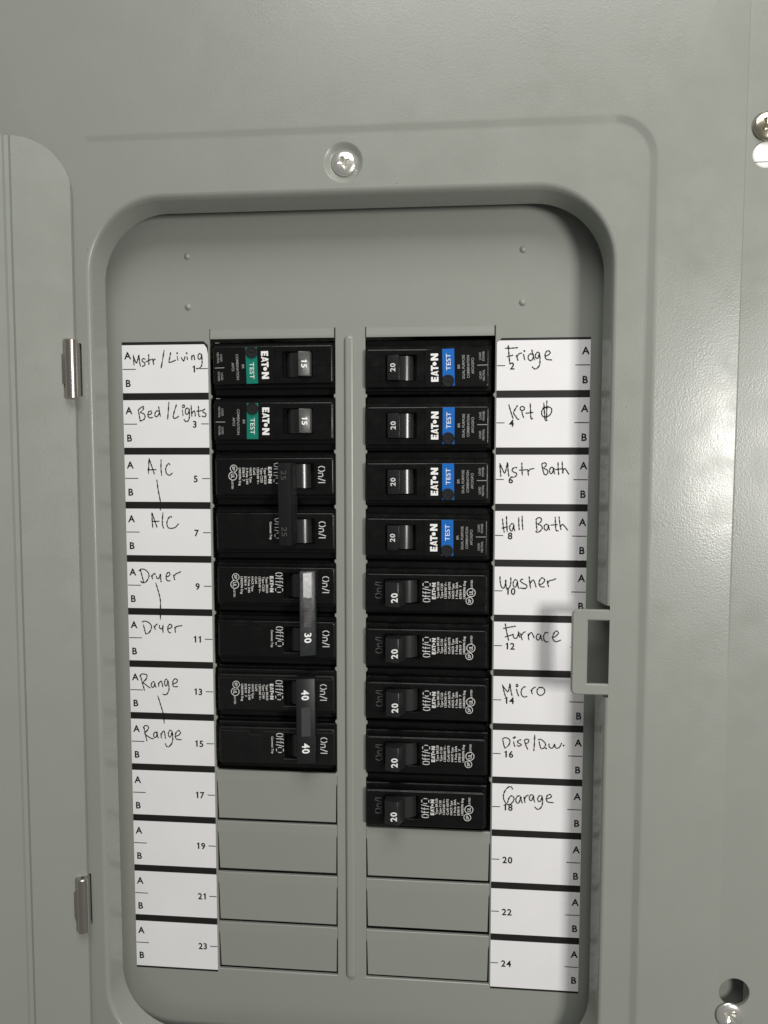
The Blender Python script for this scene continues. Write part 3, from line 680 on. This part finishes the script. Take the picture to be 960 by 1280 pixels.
NAMES = {k: v[0] for k, v in HAND.items()}
for side in ('L', 'R'):
    s = -1 if side == 'L' else 1
    strip = empty('label_strip', s * 86.6, 0, 0,
                  'white paper label strip with odd circuit numbers left of the breakers' if s < 0 else
                  'white paper label strip with even circuit numbers right of the breakers', 'label strip')
    strip.location = W(0, 0, 0)
    xi, xo = 66.1, 107.15
    b = MB()
    x0, x1 = sorted((s * xi, s * xo))
    cut = 2.0
    if s < 0:
        out = [(x0, -292.3), (x1, -292.3), (x1, 10.6), (x1 - 2.0, 12.5), (x0, 12.5)]
    else:
        out = [(x0, -292.3), (x1, -292.3), (x1, 12.2), (x0 + 2.2, 12.2), (x0, 10.4)]
    b.plate(out, 0.05, 0.14)
    b.build('black_backing', M['bar'], strip)
    for k in range(12):
        y = -PITCH * k
        c = MB()
        yt, yb = y + 11.1, y - 11.0
        if k == 11:
            yb = y - 11.9
        if k == 0 and s < 0:
            pts = [(x0, yb), (x1, yb), (x1, y + 6.5), (x1 - 0.6, y + 9.5), (x1 - 1.8, yt), (x0, yt)]
        elif k == 0:
            pts = [(x0, yb), (x1, yb), (x1, yt), (x0 + 0.9, yt), (x0, yt - 0.9)]
        else:
            pts = [(x0, yb), (x1, yb), (x1, yt), (x0, yt)]
        c.plate(pts, 0.12, 0.24)
        card = c.build('label_card', M['paper'], strip)
        card_print(side, k, y, card)
        if (side, k) in HAND:
            word, data = HAND[(side, k)]
            h = MB()
            for st in data.split(';'):
                ribbon(h, [(float(t.split(',')[0]), float(t.split(',')[1]) + y) for t in st.split()], 0.60, 0.34)
            ho = h.build('handwriting', M['pen'], card)
            card['label'] = 'white card handwritten with the word %s' % word

# ------------------------------------------------------------------ breakers
U0 = 35.2          # breaker origin sits this far from the panel's centre line; breakers on the right are turned half round


def eaton(mb, u, v, z, length, h, tilt=0.0):
    """bold brand lettering drawn as polygons, centred, reading downwards"""
    k = length / 12.6
    polys = []
    def P(x, pts):
        polys.append([(x + a, b) for a, b in pts])
    P(0.0, [(0, 0), (2.2, 0), (2.2, 0.82), (0.95, 0.82), (0.95, 1.27), (2.0, 1.27), (2.0, 2.03), (0.95, 2.03), (0.95, 2.48), (2.2, 2.48), (2.2, 3.3), (0, 3.3)])
    P(2.5, [(0.0, 0), (0.62, 0), (1.22, 2.1), (1.5, 1.1), (0.95, 1.1), (0.95, 0.5), (1.75, 0.5), (1.95, 0), (2.3, 0), (1.65, 3.3), (0.85, 3.3)])
    P(4.75, [(0, 2.5), (0.85, 2.5), (0.85, 0), (1.7, 0), (1.7, 2.5), (2.5, 2.5), (2.5, 3.3), (0, 3.3)])
    P(7.95, [(0.88 * math.cos(i * math.pi / 8), 1.65 + 0.88 * math.sin(i * math.pi / 8)) for i in range(16)])
    P(9.4, [(0, 0), (0.95, 0), (0.95, 1.75), (2.1, 0), (3.1, 0), (3.1, 3.3), (2.15, 3.3), (2.15, 1.5), (1.0, 3.3), (0, 3.3)])
    for pl_ in polys:
        pts = [Vector((a, b, 0)) for a, b in pl_]
        tris = tessellate_polygon([pts])
        tv = [((a - 6.25) * k, (b - 1.65) * h / 3.3) for a, b in pl_]
        fs = []
        for t in tris:
            a, b_, c = (Vector(tv[i]) for i in t)
            fs.append(t if (b_ - a).cross(c - a) > 0 else (t[0], t[2], t[1]))
        put(mb, tv, fs, u + U0, v, z, True, tilt)


def T(mb, s, u, v, z, length, cap, bold=0.0, tilt=0.0, shear=0.0):
    put(mb, *text_fit(s, length, cap, bold, shear), u + U0, v, z, True, tilt)


def S(mb, word, u, v, z, length, cap, w=0.42):
    strokes, total = stencil(word)
    k = length / total
    for st in strokes:
        ribbon(mb, [(u + U0 + (b - 0.5) * cap, v - (a * k - length / 2)) for a, b in st], w, z, 0.0)


def ring_mark(mb, u, v, z, r, t):
    a, b = circle(u + U0, v, r, 20), circle(u + U0, v, r - t, 20)
    mb.loft([at(z, a), at(z, b)])


def shifted(pts, dv=0.0):
    return [(p[0] + U0, p[1] + dv) for p in pts]


SLOT = (-30.6, -16.6, -4.8, 7.0)
CASE = (-62.8, -7.4, -7.5, 9.9)


def housing(dv, slot, top_z):
    """stepped body with the raised face; the handle slot is cut through the face"""
    mb = MB()
    for (a, b_, c, d, z0, z1, ch) in ((-64.6, -6.6, -12.45, 12.45, -40, -4.2, 0.5), (-63.9, -7.0, -9.3, 11.3, -4.3, -0.9, 0.35)):
        mb.box(a + U0, b_ + U0, c + dv, d + dv, z0, z1, ch, 1)
    rings = []
    for ins, z in ((0, -2.0), (0, top_z - 0.75), (0.12, top_z - 0.35), (0.4, top_z - 0.08), (0.8, top_z)):
        rings.append(at(z, shifted(rrect(CASE[0] + ins, CASE[1] - ins, CASE[2] + ins, CASE[3] - ins, 1.0, 4), dv)))
    mb.loft(rings)
    sl = shifted(rrect(slot[0], slot[1], slot[2], slot[3], 0.4, 2), dv)
    mb.fill([rings[-1], sl], top_z)
    mb.loft([at(top_z, sl[::-1]), at(top_z - 6, sl[::-1])])
    mb.fill([sl], top_z - 6)
    return mb


def drum(parent, dv, slot, cu, cz=-3.6, r=6.3):
    mb = MB()
    h0, h1 = slot[2] + 0.5 + dv, slot[3] - 0.5 + dv
    mb.lathe([(0.05, h0), (r, h0), (r, h1), (0.05, h1)], cu + U0, 0, 36, 'y', cz)
    return mb.build('handle_drum', M['drum'], parent, smooth=40)


def lines(mb, segs, z, dv=0.0):
    for (a, b_, c, d) in segs:
        mb.box(a + U0, b_ + U0, c + dv, d + dv, z - 0.2, z + 0.16, 0.06, 1)


def test_breaker(root, stripe, rating, dual):
    Z = 3.0
    hm = housing(0.0, SLOT, Z)
    lines(hm, [(-34.3, -34.0, -6.7, 9.0), (-34.0, -30.9, 0.55, 0.85), (-16.2, -8.2, 0.55, 0.85), (-34.0, -30.9, 6.9, 7.15), (-34.0, -30.9, -4.95, -4.7),
               (-16.3, -8.2, 7.0, 7.2)], Z)
    hm.build('housing', M['black'], root, smooth=35)
    plate = MB()
    plate.plate(shifted(rrect(-62.0, -34.6, -7.0, 9.3, 0.5, 2)), Z - 0.1, Z + 0.10)
    sticker = plate.build('black_label', M['sticker'], root)
    st = MB()
    st.plate(shifted([(-47.35, -7.05), (-42.0, -7.05), (-42.0, 9.32), (-47.35, 9.32)]), Z, Z + 0.16)
    st.build('test_stripe', M[stripe], root)
    w = MB()
    eaton(w, -38.5, 1.1, Z + 0.16, 12.6, 3.3)
    w.build('brand_lettering', M['white'], sticker)
    w = MB()
    T(w, 'TEST', -44.6, -1.2, Z + 0.22, 7.4, 2.1)
    w.build('test_lettering', M['white'], root)
    w = MB()
    if dual:
        T(w, 'BR', -49.2, 0.9, Z + 0.16, 1.9, 1.1, 0.01)
        T(w, 'DUAL PURPOSE', -51.3, 1.1, Z + 0.16, 10.4, 1.15, 0.008)
        T(w, 'COMBINATION', -53.4, 1.1, Z + 0.16, 10.0, 1.15, 0.008)
        T(w, 'AFCI/GFCI', -55.4, 0.9, Z + 0.16, 7.0, 1.15, 0.008)
    else:
        T(w, 'BR', -48.7, 0.8, Z + 0.16, 1.9, 1.1, 0.01)
        T(w, 'COMBINATION', -51.3, 0.7, Z + 0.16, 11.6, 1.2, 0.008)
        T(w, 'AFCI', -53.4, 0.9, Z + 0.16, 3.8, 1.2, 0.008)
    for dv, b in ((5.1, 'NEUTRAL'), (-3.3, 'POWER')):
        T(w, 'LOAD', -58.7, dv, Z + 0.16, 3.3, 1.0, 0.006)
        T(w, b, -60.2, dv, Z + 0.16, 4.9 if b == 'NEUTRAL' else 4.2, 1.0, 0.006)
    w.add([(-61.9 + U0, 0.5, Z + 0.16), (-57.5 + U0, 0.5, Z + 0.16), (-57.5 + U0, 0.8, Z + 0.16), (-61.9 + U0, 0.8, Z + 0.16)], [(0, 1, 2, 3)])
    w.build('fine_print', M['dim'], sticker)
    bt_ = MB()
    bt_.lathe([(2.75, Z - 0.5), (2.75, Z + 0.7), (2.5, Z + 0.95), (2.1, Z + 0.95), (1.9, Z + 0.7), (0.05, Z + 0.62)], -44.6 + U0, 6.9, 32)
    bt_.box(-45.7 + U0, -43.5 + U0, 6.7, 7.1, Z + 0.6, Z + 0.85, 0.08, 1)
    bt_.build('test_button', M['handle'], root, smooth=40)
    drum(root, 0.0, SLOT, -24.0)
    h = MB()
    h.section([(-23.6, -2.0), (-16.9, -2.0), (-17.3, 4.9), (-22.5, 7.0)], -4.4, 6.7, 0.45)
    ho = h.build('handle', M['handle'] if dual else M['sheen_handle'], root, smooth=40)
    tl = math.atan2(2.1, 5.2)
    w = MB()
    T(w, rating, -19.9, 1.1, 6.05, 3.7, 2.55, 0.022, tl)
    w.build('rating_number', M['white'], ho)
    if not dual:
        cl = MB().box(-62.9 + U0, -61.0 + U0, 11.6, 12.0, -2.4, -0.7, 0.12, 1)
        cl.build('metal_clip', M['chrome'], root)


def face_plate(mb, dv, z, top_v, dip, nu, slot):
    """raised inner plate of the plain breakers with its key notch"""
    a, b_, c, d = nu
    out = [(-62.2, -7.0), (-7.9, -7.0), (-7.9, top_v), (a, top_v), (b_, top_v - dip), (c, top_v - dip), (d, top_v), (-62.2, top_v)]
    sl = rrect(slot[0] - 0.35, slot[1] + 0.35, slot[2] - 0.35, min(slot[3] + 0.35, top_v - 0.3), 0.3, 2)
    mb.plate(shifted(out, dv), z - 0.3, z + 0.24, [shifted(sl, dv)], ch=0.18)


def spec_block(w, Z, dv, lines_, off_u, eat_u, l0, step, centre, circ):
    eaton(w, eat_u, centre + 0.5 + dv, Z, 7.6, 1.75)
    for i, s in enumerate(lines_):
        ln = min(8.2, 0.72 * len(s) + 0.4)
        T(w, s, l0 - step * i, centre + 3.9 - ln / 2 + dv, Z, ln, 1.05, 0.016)
    (u1, v1), (u2, v2), vl = circ
    ring_mark(w, u1, v1 + dv, Z, 1.75, 0.3)
    T(w, 'SP', u1, v1 + dv, Z, 1.9, 1.3, 0.02)
    ring_mark(w, u2, v2 + dv, Z, 2.05, 0.33)
    T(w, 'UL', u2, v2 + dv, Z, 2.1, 1.7, 0.02)
    T(w, 'LISTED', u2 - 0.2, vl + dv, Z, 3.7, 0.85, 0.01)


def plain_breaker(root):
    Z = 2.8
    slot = (-32.6, -15.8, -5.0, 6.2)
    hm = housing(0.0, slot, Z)
    face_plate(hm, 0.0, Z, 6.5, 2.1, (-42.8, -43.7, -49.0, -50.2), slot)
    hm.build('housing', M['black'], root, smooth=35)
    zt = Z + 0.30
    w = MB()
    S(w, 'Off/O', -35.3, 0.6, zt, 9.2, 3.4, 0.42)
    spec_block(w, zt, 0.0, ['Type BR120', 'Type C120', '120/240 V~', 'CuAl 60/75', 'HACR Type', '1 Pole 20A', 'E7819  7', 'LR82096 Eng'],
               -35.3, -38.6, -40.5, 1.7, -0.4, ((-54.8, 4.4), (-55.5, 0.6), -3.3))
    w.build('face_lettering', M['print'], root)
    w = MB()
    S(w, 'On/I', -13.3, 0.2, zt, 7.3, 3.1)
    w.build('on_lettering', M['moulded'], root)
    drum(root, 0.0, slot, -25.2, -3.4, 6.8)
    h = MB()
    h.section([(-26.8, -2.0), (-16.2, -2.0), (-16.6, 7.4), (-19.0, 8.6), (-22.8, 9.2), (-25.8, 3.6)], -4.4, 6.9, 0.45)
    ho = h.build('handle', M['handle'], root, smooth=40)
    w = MB()
    T(w, '20', -20.9, 2.6, 9.02, 4.4, 3.0, 0.03, math.atan2(0.6, 3.8), -0.12)
    w.build('rating_number', M['white'], ho)


def double_breaker(root, amps, on, kind):
    Z = 2.8
    slot = (-31.2, -16.2, -4.6, 7.3)
    for p in (0, 1):
        dv = -PITCH * p
        hm = housing(dv, slot, Z)
        face_plate(hm, dv, Z, 8.1, 1.75, (-41.3, -42.1, -47.4, -48.4), slot)
        hm.build('housing', M['black_matte'] if kind == 'range' else M['black'], root, smooth=35)
        drum(root, dv, slot, -23.7, -3.6, 6.4)
        zt = Z + 0.30
        w = MB()
        S(w, 'Off/O', -33.4, 2.7 + dv, zt, 9.2, 3.4, 0.40)
        S(w, 'On/I', {'dryer': -11.5, 'ac': -12.9, 'range': -12.4}[kind], 2.1 + dv, zt, 7.4, 3.2, 0.46)
        if p == 0:
            spec_block(w, zt, 0.0, ['Type BR2%s' % amps, 'Type C2%s' % amps, '120/240 V~', 'CuAl', 'HACR Type', '2 Pole 240', 'E7819  7', 'LR82096 Eng'],
                       -33.4, -36.9, -39.1, 1.7, 1.4, ((-53.9, 5.0), (-54.4, 1.5), -2.6))
        else:
            T(w, 'Common Trip', -36.9, 1.6 + dv, zt, 8.2, 1.05, 0.014)
        w.build('face_lettering', M['print'], root)
    h = MB()
    v0, v1 = -PITCH - 4.6, 9.2
    if on:
        ul, ur, zl, zr = (-22.3, -15.4, 10.7, 7.6) if kind == 'dryer' else (-24.0, -15.5, 9.9, 8.0)
        h.section([(ul - 1.0, 1.0), (ur - 0.6, 1.0), (ur, zr), (ul, zl)], v0, v1 + (0.9 if kind == 'range' else 0), 0.5)
        tl = math.atan2(zl - zr, ur - ul)
    else:
        ul, ur, zl, zr = -32.2, -26.0, 8.2, 10.2
        h.section([(ul + 1.0, 1.6), (ur + 1.6, 1.6), (ur, zr), (ul, zl)], v0, 7.6, 0.4)
        tl = math.atan2(zl - zr, ur - ul)
    for p in (0, 1):
        dv = -PITCH * p
        if on:
            h.section([(-23.5, -2.5), (-17.0, -2.5), (-16.6, 6.0), (-22.4, 6.0)], -4.2 + dv, 6.7 + dv, 0.3)
        else:
            h.section([(-30.2, -2.5), (-24.4, -2.5), (-26.6, 6.0), (-31.0, 6.0)], -4.2 + dv, 6.7 + dv, 0.3)
    h.v = [(q[0] + U0, q[1], q[2]) for q in h.v]
    bar = h.build('tie_handle', {'dryer': M['tie'], 'range': M['tie_dark'], 'ac': M['tie_dark']}[kind], root, smooth=40)
    uc, zc = (ul + ur) / 2, (zl + zr) / 2

    def inset(a, b_, c, d, raise_, m, name):
        q = MB()
        pts = []
        for (du, dvv) in ((a, c), (b_, c), (b_, d), (a, d)):
            pts.append((du, dvv))
        vs = []
        for hgt in (-0.2, raise_):
            for du, dvv in pts:
                vs.append((uc + U0 + du * math.cos(tl) + hgt * math.sin(tl), dvv, zc - du * math.sin(tl) + hgt * math.cos(tl)))
        q.bevelled(vs, [(3, 2, 1, 0), (4, 5, 6, 7), (0, 1, 5, 4), (1, 2, 6, 5), (2, 3, 7, 6), (3, 0, 4, 7)], 0.05, 1)
        q.build(name, m, bar, smooth=40)
    up_ = 0.12
    num_mat = M['white'] if on else M['moulded']
    nx, nz = math.sin(tl) * up_, math.cos(tl) * up_
    if kind == 'dryer':
        w = MB()
        inset(-2.1, 1.9, -2.8, 8.3, 0.10, M['shiny'], 'bar_window')
        inset(-1.9, 2.0, -16.6, -3.2, 0.08, M['handle'], 'bar_panel')
        T(w, '30', uc + 0.1 + nx, -21.6, zc + nz, 4.6, 3.2, 0.025, tl)
        w.build('rating_number', num_mat, bar)
    elif kind == 'range':
        inset(-2.0, 2.2, -17.0, -3.4, 0.10, M['shiny_dull'], 'bar_panel')
        for vv in (2.5, -22.6):
            w = MB()
            T(w, '40', uc + nx, vv, zc + nz, 4.8, 3.4, 0.03, tl)
            w.build('rating_number', num_mat, bar)
    else:
        for vv in (2.0, -23.6):
            w = MB()
            T(w, '25', uc + nx, vv, zc + nz, 4.3, 2.9, 0.0, tl)
            w.build('rating_number', num_mat, bar)


M['shiny_dull'] = mat('bar_panel_plastic', (0.035, 0.037, 0.038), 0.45, bump=0.2, bscale=700)


def shift_section_handles(root):
    for ch in root.children:
        if ch.name.split('.')[0] == 'handle':
            for v in ch.data.vertices:
                v.co.x += U0 * MM


def copy_tree(src, parent=None):
    c = src.copy()
    col.objects.link(c)
    c.parent = parent
    for ch in src.children:
        copy_tree(ch, c)
    return c


rng = random.Random(7)
SEAT = {(sd, k): (rng.uniform(-0.35, 0.35), rng.uniform(-0.25, 0.25), rng.uniform(-0.15, 0.15), rng.uniform(-0.35, 0.25)) for sd in 'LR' for k in range(12)}


def skew_sticker(root, deg):
    for ch in root.children:
        if ch.name.split('.')[0] in ('black_label', 'test_stripe', 'test_lettering'):
            ch.rotation_euler.y += math.radians(deg)


def place(root, side, k, label, group):
    s = -1 if side == 'L' else 1
    root.location = W(s * U0, -PITCH * k, 0)
    root.rotation_euler = (0, 0 if side == 'L' else math.pi, 0)
    seat = SEAT[(side, k)]
    root.location += W(seat[1], seat[2], seat[3])
    root.rotation_euler.y += math.radians(seat[0])
    root['label'] = label
    root['category'] = 'breaker'
    root['group'] = group


def proto(builder, *a):
    r = empty('circuit_breaker', 0, 0, 0, '', 'breaker')
    builder(r, *a)
    shift_section_handles(r)
    return r


G1_, G2_, G3_, G4_ = ('breakers with a green test stripe', 'breakers with a blue test stripe', 'plain single breakers on the right', 'double breakers with a tied handle')
g = proto(test_breaker, 'green', '15', False)
g2 = copy_tree(g)
place(g, 'L', 0, 'black 15 amp breaker with green TEST stripe beside the Mstr/Living card', G1_)
place(g2, 'L', 1, 'black 15 amp breaker with green TEST stripe beside the Bed/Lights card', G1_)
b0 = proto(test_breaker, 'blue', '20', True)
bl = [b0] + [copy_tree(b0) for _ in range(3)]
for k, (o, nm) in enumerate(zip(bl, ('Fridge', 'Kit', 'Mstr Bath', 'Hall Bath'))):
    place(o, 'R', k, 'black 20 amp breaker with blue TEST stripe beside the %s card' % nm, G2_)
p0 = proto(plain_breaker)
pb = [p0] + [copy_tree(p0) for _ in range(4)]
for k, (o, nm) in enumerate(zip(pb, ('Washer', 'Furnace', 'Micro', 'Disp/D.w.', 'Garage'))):
    place(o, 'R', 4 + k, 'plain black 20 amp single breaker beside the %s card' % nm, G3_)
d = proto(double_breaker, '25', False, 'ac')
place(d, 'L', 2, 'black 25 amp double breaker switched off beside the two A/C cards', G4_)
d = proto(double_breaker, '30', True, 'dryer')
place(d, 'L', 4, 'black 30 amp double breaker with shiny tie bar beside the Dryer cards', G4_)
d = proto(double_breaker, '40', True, 'range')
place(d, 'L', 6, 'black 40 amp double breaker with two 40 marks beside the Range cards', G4_)

for o, deg in ((g, -1.6), (g2, 0.4), (bl[0], -1.5), (bl[1], 0.3), (bl[3], -0.5)):
    skew_sticker(o, deg)
